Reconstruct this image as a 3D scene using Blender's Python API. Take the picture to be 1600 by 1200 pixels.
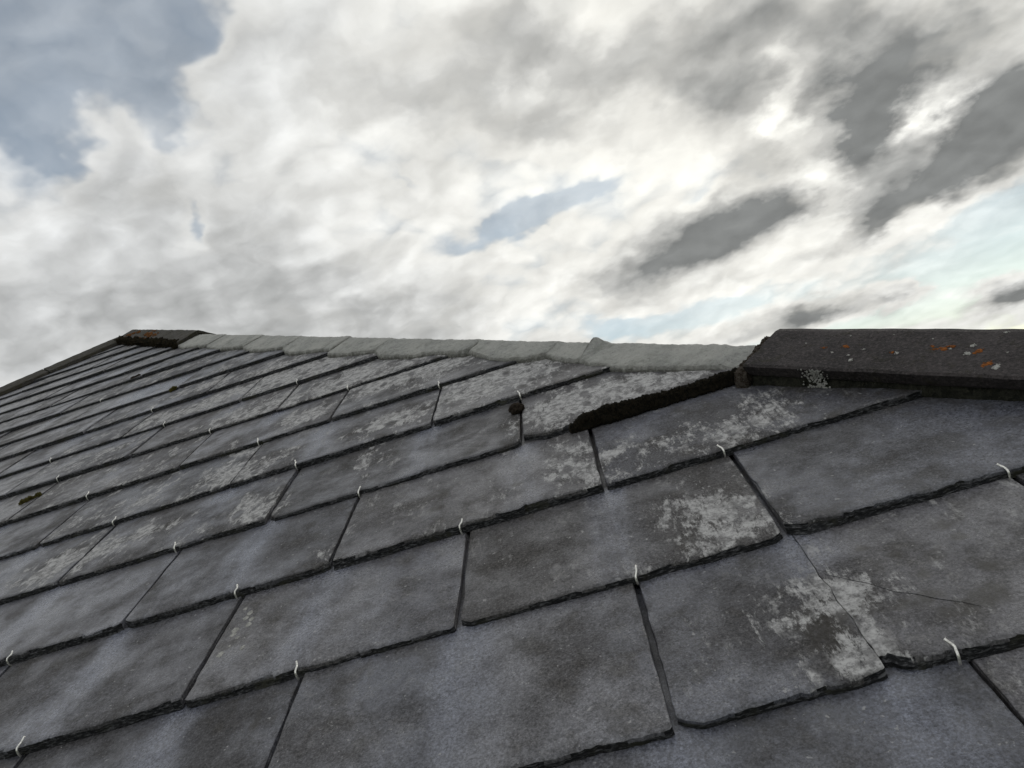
import bpy, bmesh, math, random
from mathutils import Vector, Matrix, noise as mn

# ------------------------------------------------------------------ clear
for o in list(bpy.data.objects):
    bpy.data.objects.remove(o, do_unlink=True)
scn = bpy.context.scene
COL = scn.collection
R = math.radians

# ------------------------------------------------------------------ frame of the roof slope
# local roof axes: u along the courses, v up the slope, w out of the slope
PITCH = R(30.0)
ROOF_Z = 3.6
M_ROOF = Matrix.Translation((0, 0, ROOF_Z)) @ Matrix.Rotation(PITCH, 4, 'X')

# ------------------------------------------------------------------ camera
CAM_R = ((0.9500881, -0.0109452, -0.3117896), (-0.2963914, -0.3436376, -0.8911035), (-0.0973893, 0.9390386, -0.3297300))
CAM_C = (0.4661393, -0.4830346, 0.5112402)
cam_d = bpy.data.cameras.new('camera')
cam = bpy.data.objects.new('camera', cam_d)
COL.objects.link(cam)
rx, ry, rz = (Vector(r) for r in CAM_R)
m = Matrix(((rx.x, -ry.x, -rz.x, CAM_C[0]), (rx.y, -ry.y, -rz.y, CAM_C[1]), (rx.z, -ry.z, -rz.z, CAM_C[2]), (0, 0, 0, 1)))
cam.matrix_world = M_ROOF @ m
cam_d.sensor_width = 36.0
cam_d.lens = 1173.473 / 1600 * 36
cam_d.clip_start = 0.02
cam_d.clip_end = 20000
scn.camera = cam

# ------------------------------------------------------------------ sun direction (behind thin cloud, ahead of the camera)
SUN = Vector((0.274, 0.858, 0.435)).normalized()
SUN_EL = math.asin(SUN.z)
SUN_ROT = math.atan2(SUN.x, SUN.y)

# ------------------------------------------------------------------ world: Nishita sky seen through a broken cloud layer
world = bpy.data.worlds.new('World')
scn.world = world
world.use_nodes = True


class NT:
    """small helper to write node trees"""
    def __init__(self, tree):
        self.t = tree
        tree.nodes.clear()

    def n(self, kind, ins=None, **kw):
        nd = self.t.nodes.new(kind)
        for k, v in kw.items():
            setattr(nd, k, v)
        if ins:
            for k, v in ins.items():
                self.set(nd, k, v)
        return nd

    def set(self, nd, k, v):
        s = nd.inputs[k]
        if isinstance(v, bpy.types.NodeSocket):
            self.t.links.new(v, s)
        elif isinstance(v, bpy.types.Node):
            self.t.links.new(v.outputs[0], s)
        else:
            s.default_value = v

    def math(self, op, a, b=None, c=None, clamp=False):
        ins = {0: a}
        if b is not None: ins[1] = b
        if c is not None: ins[2] = c
        return self.n('ShaderNodeMath', ins, operation=op, use_clamp=clamp).outputs[0]

    def vmath(self, op, a, b=None):
        ins = {0: a}
        if b is not None: ins[1] = b
        nd = self.n('ShaderNodeVectorMath', ins, operation=op)
        return nd.outputs['Value'] if op in ('DOT_PRODUCT', 'LENGTH', 'DISTANCE') else nd.outputs[0]

    def scale(self, a, f):
        nd = self.n('ShaderNodeVectorMath', {0: a, 'Scale': f}, operation='SCALE')
        return nd.outputs[0]

    def noise(self, vec, scale, detail=4.0, rough=0.55, dist=0.0, out='Fac', dims='3D', lac=2.0):
        nd = self.n('ShaderNodeTexNoise', {'Vector': vec, 'Scale': scale, 'Detail': detail, 'Roughness': rough, 'Distortion': dist, 'Lacunarity': lac}, noise_dimensions=dims)
        return nd.outputs[0] if out == 'Fac' else nd.outputs[1]

    def mapr(self, v, a, b, c=0.0, d=1.0, smooth=True):
        nd = self.n('ShaderNodeMapRange', {'Value': v, 'From Min': a, 'From Max': b, 'To Min': c, 'To Max': d}, interpolation_type='SMOOTHSTEP' if smooth else 'LINEAR')
        return nd.outputs[0]

    def mix(self, f, a, b, blend='MIX'):
        nd = self.n('ShaderNodeMix', data_type='RGBA', blend_type=blend, clamp_factor=True)
        self.set(nd, 0, f)
        for i, v in ((6, a), (7, b)):
            if isinstance(v, tuple) and len(v) == 3: v = (*v, 1.0)
            self.set(nd, i, v)
        return nd.outputs[2]


# cloud layer: places of holes and of thick cloud on the cloud plane (x, y)/(z + .35) of the sky direction
#@SKYBEGIN
COVER = [(7.306, 6.453, -1.132, -5.792, 9.752, -9.167, -0.62),
         (13.787, 10.503, -2.376, -6.741, 11.473, -11.203, -0.4),
         (16.328, 15.308, -2.471, -10.064, 14.59, -16.211, -0.5),
         (20.496, 13.766, -3.717, -11.482, 21.962, -19.251, -0.3),
         (20.729, 25.242, -12.215, -38.802, 22.611, -35.316, -0.25),
         (23.734, 23.397, -3.618, -13.046, 13.664, -22.065, -0.25),
         (11.72, -1.11, 1.292, 6.016, 33.725, -42.767, -0.8),
         (21.741, 0.57, 1.064, 0.585, 40.737, -51.83, -0.35),
         (17.809, -3.64, 3.105, 13.991, 41.248, -52.202, -0.3),
         (42.282, 29.369, -8.089, -14.934, 20.236, -27.302, -0.45),
         (3.459, -1.45, -0.467, 1.372, 7.622, -15.04, -0.5),
         (4.027, -0.934, -1.028, -3.031, 14.023, -25.569, -0.4),
         (8.854, -5.166, 0.173, 7.528, 10.252, -23.41, -0.4),
         (4.529, -0.349, -0.638, -3.099, 19.523, -33.486, -0.4),
         (9.373, 1.047, -2.7, -13.91, 25.207, -41.713, -0.25),
         (13.972, 2.369, -1.312, -10.464, 38.241, -50.935, -0.2),
         (28.535, -5.976, 0.189, 4.985, 33.817, -47.788, -0.3),
         (15.328, 15.379, -14.121, -76.461, 38.26, -55.225, -0.15),
         (10.248, -3.674, -3.717, -4.412, 14.183, -26.05, -0.4),
         (8.573, 4.778, -1.713, -4.908, 9.166, -8.89, 0.28),
         (15.187, 12.464, -2.568, -8.977, 12.923, -15.176, 0.3),
         (1.954, 1.264, -0.398, -4.319, 5.247, -8.339, 0.5),
         (2.211, 0.934, -0.541, -5.421, 6.708, -12.47, 0.3),
         (4.236, 4.194, -0.663, -5.906, 5.045, -10.313, 0.2),
         (3.044, 0.18, -0.812, -2.889, 7.744, -7.281, 0.45),
         (5.264, -3.432, 0.946, 2.713, 3.009, -5.315, 0.4),
         (4.427, -1.15, 0.288, 3.179, 10.37, -16.316, 0.6),
         (4.42, -1.027, -0.598, 0.01, 12.983, -24.575, 0.6),
         (17.883, -8.448, 2.428, 10.345, 10.366, -27.404, 0.5),
         (4.48, -2.924, 0.661, 6.856, 6.465, -14.365, 0.6),
         (11.44, -5.453, -1.497, 4.382, 14.849, -33.779, 0.6),
         (6.554, -0.77, 0.156, 1.691, 15.121, -22.544, 0.25),
         (4.942, -1.051, -0.472, 0.638, 21.448, -35.724, 0.3)]
THICK = [(4.496, -1.074, 0.234, 3.872, 14.311, -22.619, 1.0),
         (11.942, -2.267, -1.846, -1.891, 18.93, -26.632, 0.4),
         (16.825, -4.195, -1.373, 0.631, 17.872, -23.451, 0.95),
         (5.621, -3.847, 1.006, 8.852, 7.185, -16.952, 1.1),
         (10.902, -5.995, 1.867, 15.395, 15.369, -34.239, 0.9),
         (16.95, -0.79, -8.993, -4.508, 7.321, -6.658, 1.0),
         (7.548, -4.81, 0.689, 5.373, 8.656, -13.139, 0.75),
         (6.162, -1.717, -0.979, -1.557, 17.668, -17.292, 0.45),
         (4.549, 0.5, -1.807, -5.824, 10.896, -9.873, 0.36),
         (7.197, -0.245, -2.037, -6.729, 18.975, -19.112, 0.25),
         (18.95, -11.196, -1.211, 4.525, 13.919, -20.807, 0.9),
         (13.03, -7.714, -0.814, 4.07, 15.869, -19.959, 0.55),
         (13.273, -4.975, -4.525, -2.593, 9.921, -11.706, 0.8),
         (11.313, -5.414, -1.488, 6.075, 20.047, -46.384, 0.9),
         (12.661, -4.844, 1.95, 14.647, 17.986, -42.158, 0.75),
         (8.103, -1.997, -0.001, 4.48, 16.249, -32.815, 0.4),
         (10.939, -2.186, -3.654, -8.982, 24.143, -39.866, 0.25),
         (2.137, 1.242, -0.455, -7.387, 9.524, -14.707, 0.16),
         (7.604, 5.45, -4.581, -11.991, 10.731, -11.409, 0.28),
         (17.678, 7.763, -3.835, -10.838, 21.136, -21.114, 0.2),
         (9.367, 2.254, -2.241, -7.95, 19.045, -16.963, 0.25),
         (2.209, 1.645, -0.425, -8.869, 9.235, -16.698, 0.2),
         (3.629, 1.654, -0.854, -10.118, 13.247, -22.216, 0.2),
         (5.621, 1.805, -2.361, -16.021, 22.752, -23.663, 0.25),
         (9.968, 7.816, -1.761, -9.991, 13.629, -17.4, 0.12),
         (7.077, -0.255, -0.888, -3.493, 20.541, -24.837, -0.4),
         (25.824, 0.977, -12.496, -4.793, 7.89, -7.387, -0.5),
         (21.799, 6.495, -23.346, -8.359, 7.828, -4.251, -0.6),
         (15.98, 3.864, -14.093, -9.706, 8.867, -7.486, -0.4),
         (7.904, -3.934, 0.29, 11.395, 18.97, -38.512, -0.3),
         (7.511, 4.948, -2.927, -9.683, 10.648, -12.754, -0.15)]
#@SKYEND
w = NT(world.node_tree)
tc = w.n('ShaderNodeTexCoord')
dirv = w.vmath('NORMALIZE', tc.outputs['Generated'])
sep = w.n('ShaderNodeSeparateXYZ', {0: dirv})
zz = w.math('ADD', w.math('MAXIMUM', sep.outputs[2], 0.0), 0.35)
cpx = w.math('DIVIDE', sep.outputs[0], zz)
cpy = w.math('DIVIDE', sep.outputs[1], zz)
P1 = w.n('ShaderNodeCombineXYZ', {0: cpx, 1: cpy, 2: 1.0}).outputs[0]
P0 = w.n('ShaderNodeCombineXYZ', {0: cpx, 1: cpy, 2: 0.0}).outputs[0]
warp = w.noise(P0, 6.0, 4, 0.6, out='Color')
warp = w.vmath('SUBTRACT', warp, (0.5, 0.5, 0.5))
P1w = w.vmath('ADD', P1, w.vmath('MULTIPLY', warp, (0.20, 0.20, 0.0)))
P0w = w.vmath('ADD', P0, w.vmath('MULTIPLY', warp, (0.10, 0.10, 0.0)))


def field(blobs, vec, start):
    acc = start
    for (a, b, c, d, e, f, amp) in blobs:
        x = w.vmath('DOT_PRODUCT', vec, (a, b, c))
        y = w.vmath('DOT_PRODUCT', vec, (d, e, f))
        r2 = w.math('MULTIPLY_ADD', y, y, w.math('MULTIPLY', x, x))
        g = w.math('POWER', 0.3679, r2)
        acc = w.math('MULTIPLY_ADD', g, amp, acc)
    return acc


def billow(vec, scale):
    """cauliflower heaps: round puffs of two sizes with soft fine texture"""
    d1 = w.n('ShaderNodeTexVoronoi', {'Vector': vec, 'Scale': scale, 'Randomness': 1.0}, feature='F1', voronoi_dimensions='2D').outputs['Distance']
    d2 = w.n('ShaderNodeTexVoronoi', {'Vector': vec, 'Scale': scale * 2.6, 'Randomness': 1.0}, feature='F1', voronoi_dimensions='2D').outputs['Distance']
    c = w.noise(vec, scale * 3.5, 4, 0.5)
    s_ = w.math('MULTIPLY_ADD', d1, -0.55, 0.72)
    s_ = w.math('MULTIPLY_ADD', d2, -0.24, s_)
    return w.math('MULTIPLY_ADD', c, 0.22, s_)                      # about 0.2 .. 0.8


warp2 = w.vmath('SUBTRACT', w.noise(P0, 15.0, 5, 0.62, out='Color'), (0.5, 0.5, 0.5))
P1t = w.vmath('ADD', P1w, w.vmath('MULTIPLY', warp2, (0.085, 0.065, 0.0)))      # ragged edges of the thick clouds
cov_b = field(COVER, P1w, 0.0)
thk_b = field(THICK, P1t, 0.0)
n_big = w.noise(P0w, 3.6, 6, 0.48)
puff = billow(P0w, 8.5)
# the same heaps a little nearer the sun: the difference shades each heap
off = (0.030 * SUN.x / 0.9, 0.030 * SUN.y / 0.9, 0.0)
puff2 = billow(w.vmath('ADD', P0w, off), 8.5)
relief = w.math('SUBTRACT', puff, puff2)
dens = w.math('ADD', cov_b, w.math('ADD', w.math('MULTIPLY', n_big, 0.75), w.math('MULTIPLY', puff, 0.42)))
cover = w.mapr(dens, 0.30, 0.64)
veil = w.mapr(w.noise(P0w, 3.0, 5, 0.6), 0.3, 0.7, 0.24, 0.50)          # thin high haze over the blue
cover = w.math('ADD', veil, w.math('MULTIPLY', cover, w.math('SUBTRACT', 1.0, veil)))
thick = w.math('ADD', thk_b, w.math('MULTIPLY', w.math('SUBTRACT', n_big, 0.48), 0.95))
thick = w.math('ADD', thick, w.math('MULTIPLY', w.math('SUBTRACT', 0.40, puff), 0.30))
thick = w.math('ADD', thick, w.math('MULTIPLY', w.mapr(dens, 0.45, 1.0), 0.10))
thick = w.math('ADD', thick, w.math('MULTIPLY', w.math('SUBTRACT', w.noise(P0w, 11.0, 5, 0.55), 0.5), 0.55))
thick = w.mapr(thick, -0.15, 0.85, 0.0, 1.0, False)
cosang = w.vmath('DOT_PRODUCT', dirv, tuple(SUN))
glow = w.math('POWER', w.math('MAXIMUM', cosang, 0.0), 9.0)
cl_thin = w.mix(glow, (0.78, 0.795, 0.80), (1.06, 1.05, 0.98))
cl_mid = w.mix(glow, (0.52, 0.53, 0.53), (0.60, 0.595, 0.565))
cl = w.mix(w.mapr(thick, 0.0, 0.42, smooth=False), cl_thin, cl_mid)
cl = w.mix(w.mapr(thick, 0.40, 1.0, smooth=False), cl, (0.235, 0.242, 0.238))
shade = w.math('MULTIPLY_ADD', relief, 0.6, 1.0)
cl = w.mix(1.0, cl, w.n('ShaderNodeCombineXYZ', {0: shade, 1: shade, 2: shade}).outputs[0], 'MULTIPLY')
rim = w.math('MULTIPLY', w.math('MULTIPLY', w.mapr(dens, 0.40, 0.60), w.mapr(dens, 0.95, 0.62)), w.math('MULTIPLY_ADD', glow, 0.8, 0.2))
cl = w.mix(w.math('MULTIPLY', rim, 0.5), cl, (1.02, 1.0, 0.93))
sky = w.n('ShaderNodeTexSky', sky_type='NISHITA', sun_disc=False, sun_elevation=SUN_EL, sun_rotation=SUN_ROT, air_density=1.0, dust_density=0.15, ozone_density=1.0)
sky_c = w.mix(1.0, sky.outputs[0], (1.10, 1.06, 0.93), 'MULTIPLY')          # slight milky haze
bg_sky = w.n('ShaderNodeBackground', {'Color': sky_c, 'Strength': 0.088})
bg_cl = w.n('ShaderNodeBackground', {'Color': cl, 'Strength': 1.0})
ms = w.n('ShaderNodeMixShader', {0: cover, 1: bg_sky, 2: bg_cl})
wo = w.n('ShaderNodeOutputWorld', {0: ms})
world.cycles.sampling_method = 'MANUAL'
world.cycles.sample_map_resolution = 1024

# ------------------------------------------------------------------ sun lamp, softened by the cloud
sd = bpy.data.lights.new('sun', 'SUN')
sd.energy = 0.9
sd.angle = R(18)
sd.color = (1.0, 0.95, 0.88)
so = bpy.data.objects.new('sun', sd)
COL.objects.link(so)
so.location = (0, 0, 30)
so.rotation_euler = SUN.to_track_quat('Z', 'Y').to_euler()

scn.view_settings.view_transform = 'Standard'
scn.view_settings.look = 'None'
scn.view_settings.exposure = 0.0
scn.view_settings.gamma = 1.0
scn.view_settings.use_curve_mapping = False
scn.render.resolution_x = 1024
scn.render.resolution_y = 768

# ------------------------------------------------------------------ materials
def material(name):
    mt = bpy.data.materials.new(name)
    mt.use_nodes = True
    t = NT(mt.node_tree)
    b = t.n('ShaderNodeBsdfPrincipled')
    t.n('ShaderNodeOutputMaterial', {0: b.outputs[0]})
    return mt, t, b


def attr(t, name):
    return t.n('ShaderNodeAttribute', attribute_name=name, attribute_type='GEOMETRY').outputs['Fac']


def bump(t, h, strength, dist, nrm=None):
    ins = {'Height': h, 'Strength': strength, 'Distance': dist}
    nd = t.n('ShaderNodeBump', ins)
    if nrm is not None:
        t.t.links.new(nrm, nd.inputs['Normal'])
    return nd.outputs[0]


def make_slate_material():
    mt, t, b = material('slate')
    tc = t.n('ShaderNodeTexCoord')
    oi = t.n('ShaderNodeObjectInfo')
    rnd = oi.outputs['Random']
    v = t.vmath('ADD', tc.outputs['Object'], t.scale((17.3, 31.1, 9.7), rnd))
    fine = t.noise(v, 520, 3, 0.7)
    grain = t.noise(v, 270, 4, 0.75)
    mid = t.noise(v, 22, 6, 0.62)
    big = t.noise(v, 5.5, 4, 0.55)
    # slate body: dark blue grey to brown grey, each slate a little its own
    r2 = t.math('FRACT', t.math('MULTIPLY', rnd, 7.77))
    r3 = t.math('FRACT', t.math('MULTIPLY', rnd, 23.3))
    body = t.mix(r2, (0.046, 0.049, 0.063), (0.072, 0.070, 0.078))
    body = t.mix(t.mapr(big, 0.38, 0.64), body, t.mix(r3, (0.096, 0.101, 0.124), (0.110, 0.106, 0.110)))
    body = t.mix(t.math('MULTIPLY', t.mapr(mid, 0.47, 0.66), 0.7), body, (0.044, 0.041, 0.038))
    cl2 = t.noise(v, 48, 5, 0.7)
    body = t.mix(t.math('MULTIPLY', t.mapr(cl2, 0.50, 0.70), 0.45), body, t.mix(r3, (0.135, 0.138, 0.155), (0.13, 0.125, 0.12)))
    tone = t.mapr(t.math('FRACT', t.math('MULTIPLY', rnd, 51.7)), 0.0, 1.0, 0.78, 1.26, False)
    body = t.mix(1.0, body, t.n('ShaderNodeCombineXYZ', {0: tone, 1: tone, 2: tone}).outputs[0], 'MULTIPLY')
    # rain-washed streaks below the joints of the course above, plus painted sheen patches
    wash_sheen = attr(t, 'wash_sheen')
    sv = t.vmath('MULTIPLY', v, (38.0, 5.0, 1.0))
    streak = t.noise(sv, 1.0, 4, 0.6)
    wf = t.math('MULTIPLY', wash_sheen, t.mapr(streak, 0.3, 0.65, 0.45, 1.0))
    body = t.mix(t.math('MULTIPLY', wf, 0.85), body, (0.148, 0.158, 0.198))
    # dull brown film of dirt and algae, rubbed off in clean glossy patches
    dsum = t.math('MULTIPLY_ADD', t.math('SUBTRACT', attr(t, 'algae'), 0.5), 0.26, t.noise(v, 9, 7, 0.64))
    dsum = t.math('MULTIPLY_ADD', wf, -0.22, dsum)
    alg = t.mapr(dsum, 0.38, 0.66)
    body = t.mix(t.math('MULTIPLY', alg, 0.55), body, t.mix(r3, (0.050, 0.046, 0.040), (0.062, 0.058, 0.054)))
    # salt-and-pepper grain
    g = t.mapr(grain, 0.3, 0.72, 0.34, 1.80, False)
    g = t.math('MULTIPLY', g, t.mapr(fine, 0.3, 0.7, 0.52, 1.58, False))
    gcol = t.n('ShaderNodeCombineXYZ', {0: g, 1: g, 2: g}).outputs[0]
    body = t.mix(1.0, body, gcol, 'MULTIPLY')
    # damp blotches
    dm = t.math('MULTIPLY', attr(t, 'damp'), t.mapr(t.noise(v, 60, 4, 0.6), 0.3, 0.6, 0.5, 1.0))
    body = t.mix(t.math('MULTIPLY', t.mapr(dm, 0.25, 0.75), 0.62), body, (0.040, 0.036, 0.030))
    # pale crustose lichen: ragged fbm patches eaten by dark spots
    lv = t.vmath('MULTIPLY', v, (1.0, 0.6, 1.0))
    ln = t.noise(lv, 27, 10, 0.74, 0.25)
    ln2 = t.noise(t.vmath('MULTIPLY', v, (1.5, 0.42, 1.0)), 110, 6, 0.78)
    la = attr(t, 'lichen')
    lsum = t.math('ADD', t.math('MULTIPLY', la, 0.155), t.math('MULTIPLY_ADD', t.math('SUBTRACT', ln2, 0.5), 0.55, ln))
    lm = t.mapr(lsum, 0.585, 0.700)
    lm = t.math('MULTIPLY', lm, t.mapr(la, 0.05, 0.40))
    hole = t.n('ShaderNodeTexVoronoi', {'Vector': t.vmath('ADD', lv, t.scale(t.noise(v, 40, 2, 0.6, out='Color'), 0.02)), 'Scale': 26.0, 'Randomness': 1.0}, feature='F1').outputs['Distance']
    hole = t.mapr(hole, 0.20, 0.34, 0.10, 1.0)
    lm = t.math('MULTIPLY', lm, hole)
    lm = t.math('MULTIPLY', lm, t.mapr(grain, 0.30, 0.55, 0.45, 1.0))
    speck = t.mapr(t.noise(v, 150, 2, 0.5), 0.69, 0.75)
    lm = t.math('MAXIMUM', lm, t.math('MULTIPLY', speck, 0.5))
    lc = t.mix(t.mapr(t.noise(v, 75, 5, 0.7), 0.35, 0.62), (0.22, 0.217, 0.216), (0.50, 0.495, 0.49))
    col = t.mix(t.math('MULTIPLY', lm, 0.9), body, lc)
    t.set(b, 'Base Color', col)
    rg = t.mapr(t.math('ADD', t.math('MULTIPLY', mid, 0.6), t.math('MULTIPLY', grain, 0.4)), 0.36, 0.62, 0.20, 0.42, False)
    rg = t.math('SUBTRACT', rg, t.math('MULTIPLY', wf, 0.10))
    rg = t.math('ADD', rg, t.math('MULTIPLY', alg, 0.2))
    rg = t.mix(lm, t.n('ShaderNodeCombineXYZ', {0: rg, 1: rg, 2: rg}).outputs[0], (0.9, 0.9, 0.9))
    t.set(b, 'Roughness', rg)
    sp_ = t.math('MULTIPLY', t.mapr(alg, 0.0, 1.0, 0.74, 0.14, False), t.mapr(lm, 0.0, 1.0, 1.0, 0.25, False))
    t.set(b, 'Specular IOR Level', t.math('MULTIPLY', sp_, t.mapr(mid, 0.40, 0.60, 1.15, 0.6)))
    # riven relief: slanting cleavage steps + grain + raised lichen
    cv = t.vmath('MULTIPLY', t.n('ShaderNodeVectorRotate', {'Vector': v, 'Axis': (0, 0, 1), 'Angle': t.math('MULTIPLY_ADD', rnd, 1.2, 0.3)}, rotation_type='AXIS_ANGLE').outputs[0], (9.0, 42.0, 1.0))
    riv = t.noise(cv, 1.0, 5, 0.6, 0.6)
    riv = t.mapr(riv, 0.42, 0.58)
    hh = t.math('MULTIPLY', riv, 0.00030)
    hh = t.math('MULTIPLY_ADD', mid, 0.0010, hh)
    hh = t.math('MULTIPLY_ADD', grain, 0.00060, hh)
    hh = t.math('MULTIPLY_ADD', lm, 0.00020, hh)
    t.set(b, 'Normal', bump(t, hh, 1.0, 1.0))
    return mt


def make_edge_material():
    mt, t, b = material('slate_split_edge_shaded')
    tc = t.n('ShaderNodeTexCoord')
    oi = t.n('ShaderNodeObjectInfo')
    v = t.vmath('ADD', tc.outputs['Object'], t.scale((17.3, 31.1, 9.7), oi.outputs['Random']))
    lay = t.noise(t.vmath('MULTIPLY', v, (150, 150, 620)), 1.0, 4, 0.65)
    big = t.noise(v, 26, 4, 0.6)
    c = t.mix(t.mapr(lay, 0.46, 0.66), (0.005, 0.0055, 0.007), (0.080, 0.081, 0.086))  # algae black with shade painted in; pale layers imitate flakes catching light
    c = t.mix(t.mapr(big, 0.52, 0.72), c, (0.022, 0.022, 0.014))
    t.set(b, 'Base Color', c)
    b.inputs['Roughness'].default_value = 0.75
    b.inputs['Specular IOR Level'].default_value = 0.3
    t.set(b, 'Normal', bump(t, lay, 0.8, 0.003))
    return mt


def make_mortar_material():
    mt, t, b = material('cement_mortar')
    tc = t.n('ShaderNodeTexCoord')
    oi = t.n('ShaderNodeObjectInfo')
    v = t.vmath('ADD', tc.outputs['Object'], t.scale((11.3, 7.1, 5.7), oi.outputs['Random']))
    n1 = t.noise(v, 9, 5, 0.6)
    n2 = t.noise(v, 90, 5, 0.65)
    n3 = t.noise(v, 380, 3, 0.7)
    c = t.mix(t.mapr(n1, 0.35, 0.65), (0.31, 0.312, 0.298), (0.43, 0.425, 0.40))
    c = t.mix(t.mapr(n2, 0.35, 0.7, 0.0, 0.6), c, (0.48, 0.485, 0.45))
    c = t.mix(t.mapr(n3, 0.42, 0.30, 0.0, 0.55), c, (0.10, 0.10, 0.09))
    c = t.mix(t.math('MULTIPLY', t.mapr(t.noise(v, 22, 5, 0.65), 0.5, 0.68), 0.5), c, (0.19, 0.20, 0.175))
    pit = t.mapr(n2, 0.36, 0.27)
    lip = attr(t, 'lip')
    dirt_shade = t.math('MULTIPLY', lip, t.mapr(t.noise(v, 70, 5, 0.7), 0.30, 0.56))
    c = t.mix(t.math('MULTIPLY', pit, 0.75), c, (0.085, 0.082, 0.068))
    c = t.mix(t.math('MULTIPLY', dirt_shade, 0.85), c, (0.075, 0.072, 0.058))  # dirt on the lower lips, with lip and seam shadow painted in
    t.set(b, 'Base Color', c)
    b.inputs['Roughness'].default_value = 0.95
    b.inputs['Specular IOR Level'].default_value = 0.25
    t.set(b, 'Normal', bump(t, t.math('MULTIPLY_ADD', n3, 0.0035, t.math('MULTIPLY', n2, 0.010)), 1.0, 1.0))
    return mt


def make_tile_material(name, c0, c1, mossy):
    mt, t, b = material(name)
    tc = t.n('ShaderNodeTexCoord')
    v = tc.outputs['Object']
    n1 = t.noise(v, 14, 6, 0.6)
    n2 = t.noise(v, 230, 4, 0.75)
    c = t.mix(t.mapr(n1, 0.35, 0.65), c0, c1)
    c = t.mix(t.mapr(n2, 0.50, 0.66, 0.0, 0.75), c, tuple(x * 2.1 for x in c1))
    c = t.mix(t.mapr(n2, 0.46, 0.36, 0.0, 0.8), c, tuple(x * 0.35 for x in c0))
    ms = t.mapr(t.noise(v, 40, 6, 0.7), 0.60 - mossy * 0.16, 0.74 - mossy * 0.16)
    c = t.mix(t.math('MULTIPLY', ms, 0.35 + mossy * 0.5), c, (0.038, 0.034, 0.018))
    t.set(b, 'Base Color', c)
    b.inputs['Roughness'].default_value = 0.8
    b.inputs['Specular IOR Level'].default_value = 0.3
    hh = t.math('MULTIPLY_ADD', n2, 0.0016, t.math('MULTIPLY', n1, 0.004))
    t.set(b, 'Normal', bump(t, t.math('MULTIPLY_ADD', ms, 0.0015, hh), 1.0, 1.0))
    return mt


def make_crumb_material(name, cols, scale, bs=1.0):
    mt, t, b = material(name)
    tc = t.n('ShaderNodeTexCoord')
    v = tc.outputs['Object']
    n1 = t.noise(v, scale, 6, 0.7)
    n2 = t.noise(v, scale * 4, 4, 0.7)
    c = t.mix(t.mapr(n1, 0.40, 0.58), cols[0], cols[1])
    c = t.mix(t.mapr(n2, 0.58, 0.70), c, cols[2])
    t.set(b, 'Base Color', c)
    b.inputs['Roughness'].default_value = 0.95
    b.inputs['Specular IOR Level'].default_value = 0.15
    h = bump(t, n1, 0.9, 0.006 * bs)
    h = bump(t, n2, 0.9, 0.003 * bs, h)
    t.set(b, 'Normal', h)
    return mt


def make_plain(name, col, rough, metallic=0.0, scale=60.0, amt=0.3):
    mt, t, b = material(name)
    tc = t.n('ShaderNodeTexCoord')
    n = t.noise(tc.outputs['Object'], scale, 4, 0.65)
    c = t.mix(t.mapr(n, 0.3, 0.7), tuple(x * (1 - amt) for x in col), tuple(min(1, x * (1 + amt)) for x in col))
    t.set(b, 'Base Color', c)
    b.inputs['Roughness'].default_value = rough
    b.inputs['Metallic'].default_value = metallic
    t.set(b, 'Normal', bump(t, n, 0.3, 0.002))
    return mt


MAT = {}
MAT['slate'] = make_slate_material()
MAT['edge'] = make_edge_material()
MAT['mortar'] = make_mortar_material()
MAT['hip_tile'] = make_tile_material('dark_hip_tile', (0.020, 0.017, 0.017), (0.040, 0.034, 0.034), 0.35)
MAT['mossy_tile'] = make_tile_material('mossy_tile', (0.032, 0.029, 0.024), (0.048, 0.043, 0.037), 0.9)
MAT['bedding'] = make_crumb_material('dirty_bedding_mortar', ((0.022, 0.023, 0.018), (0.045, 0.045, 0.034), (0.075, 0.073, 0.052)), 70)
MAT['crumbs'] = make_crumb_material('crumbled_mortar', ((0.055, 0.040, 0.028), (0.17, 0.145, 0.12), (0.42, 0.40, 0.36)), 150)
MAT['moss'] = make_crumb_material('dry_black_moss', ((0.012, 0.011, 0.007), (0.030, 0.024, 0.015), (0.075, 0.055, 0.034)), 150)
MAT['apex_moss'] = make_crumb_material('brown_black_moss', ((0.012, 0.011, 0.007), (0.034, 0.027, 0.016), (0.075, 0.055, 0.030)), 60)
MAT['lichen_rust'] = make_crumb_material('rust_lichen', ((0.06, 0.028, 0.010), (0.14, 0.055, 0.014), (0.20, 0.085, 0.02)), 120, 0.1)
MAT['moss_brown'] = make_crumb_material('brown_moss', ((0.045, 0.034, 0.026), (0.085, 0.066, 0.05), (0.15, 0.12, 0.10)), 160)
MAT['moss_yellow'] = make_crumb_material('yellow_moss', ((0.07, 0.06, 0.015), (0.14, 0.12, 0.03), (0.20, 0.17, 0.05)), 160)
MAT['lichen_white'] = make_crumb_material('white_lichen', ((0.22, 0.22, 0.205), (0.36, 0.355, 0.335), (0.46, 0.45, 0.43)), 260, 0.06)
MAT['lichen_orange'] = make_crumb_material('orange_lichen', ((0.10, 0.038, 0.012), (0.24, 0.080, 0.018), (0.32, 0.13, 0.035)), 260, 0.06)
MAT['steel'] = make_plain('steel_hook', (0.74, 0.73, 0.69), 0.32, 0.8, 300, 0.3)
MAT['timber'] = make_plain('roof_boarding', (0.09, 0.07, 0.05), 0.9)
MAT['render'] = make_plain('wall_render', (0.62, 0.60, 0.55), 0.95, scale=8, amt=0.12)
MAT['grass'] = make_plain('ground_grass', (0.06, 0.085, 0.03), 1.0, scale=0.7, amt=0.4)
MAT['leaf'] = make_plain('dead_leaf', (0.25, 0.09, 0.02), 0.8)

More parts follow.
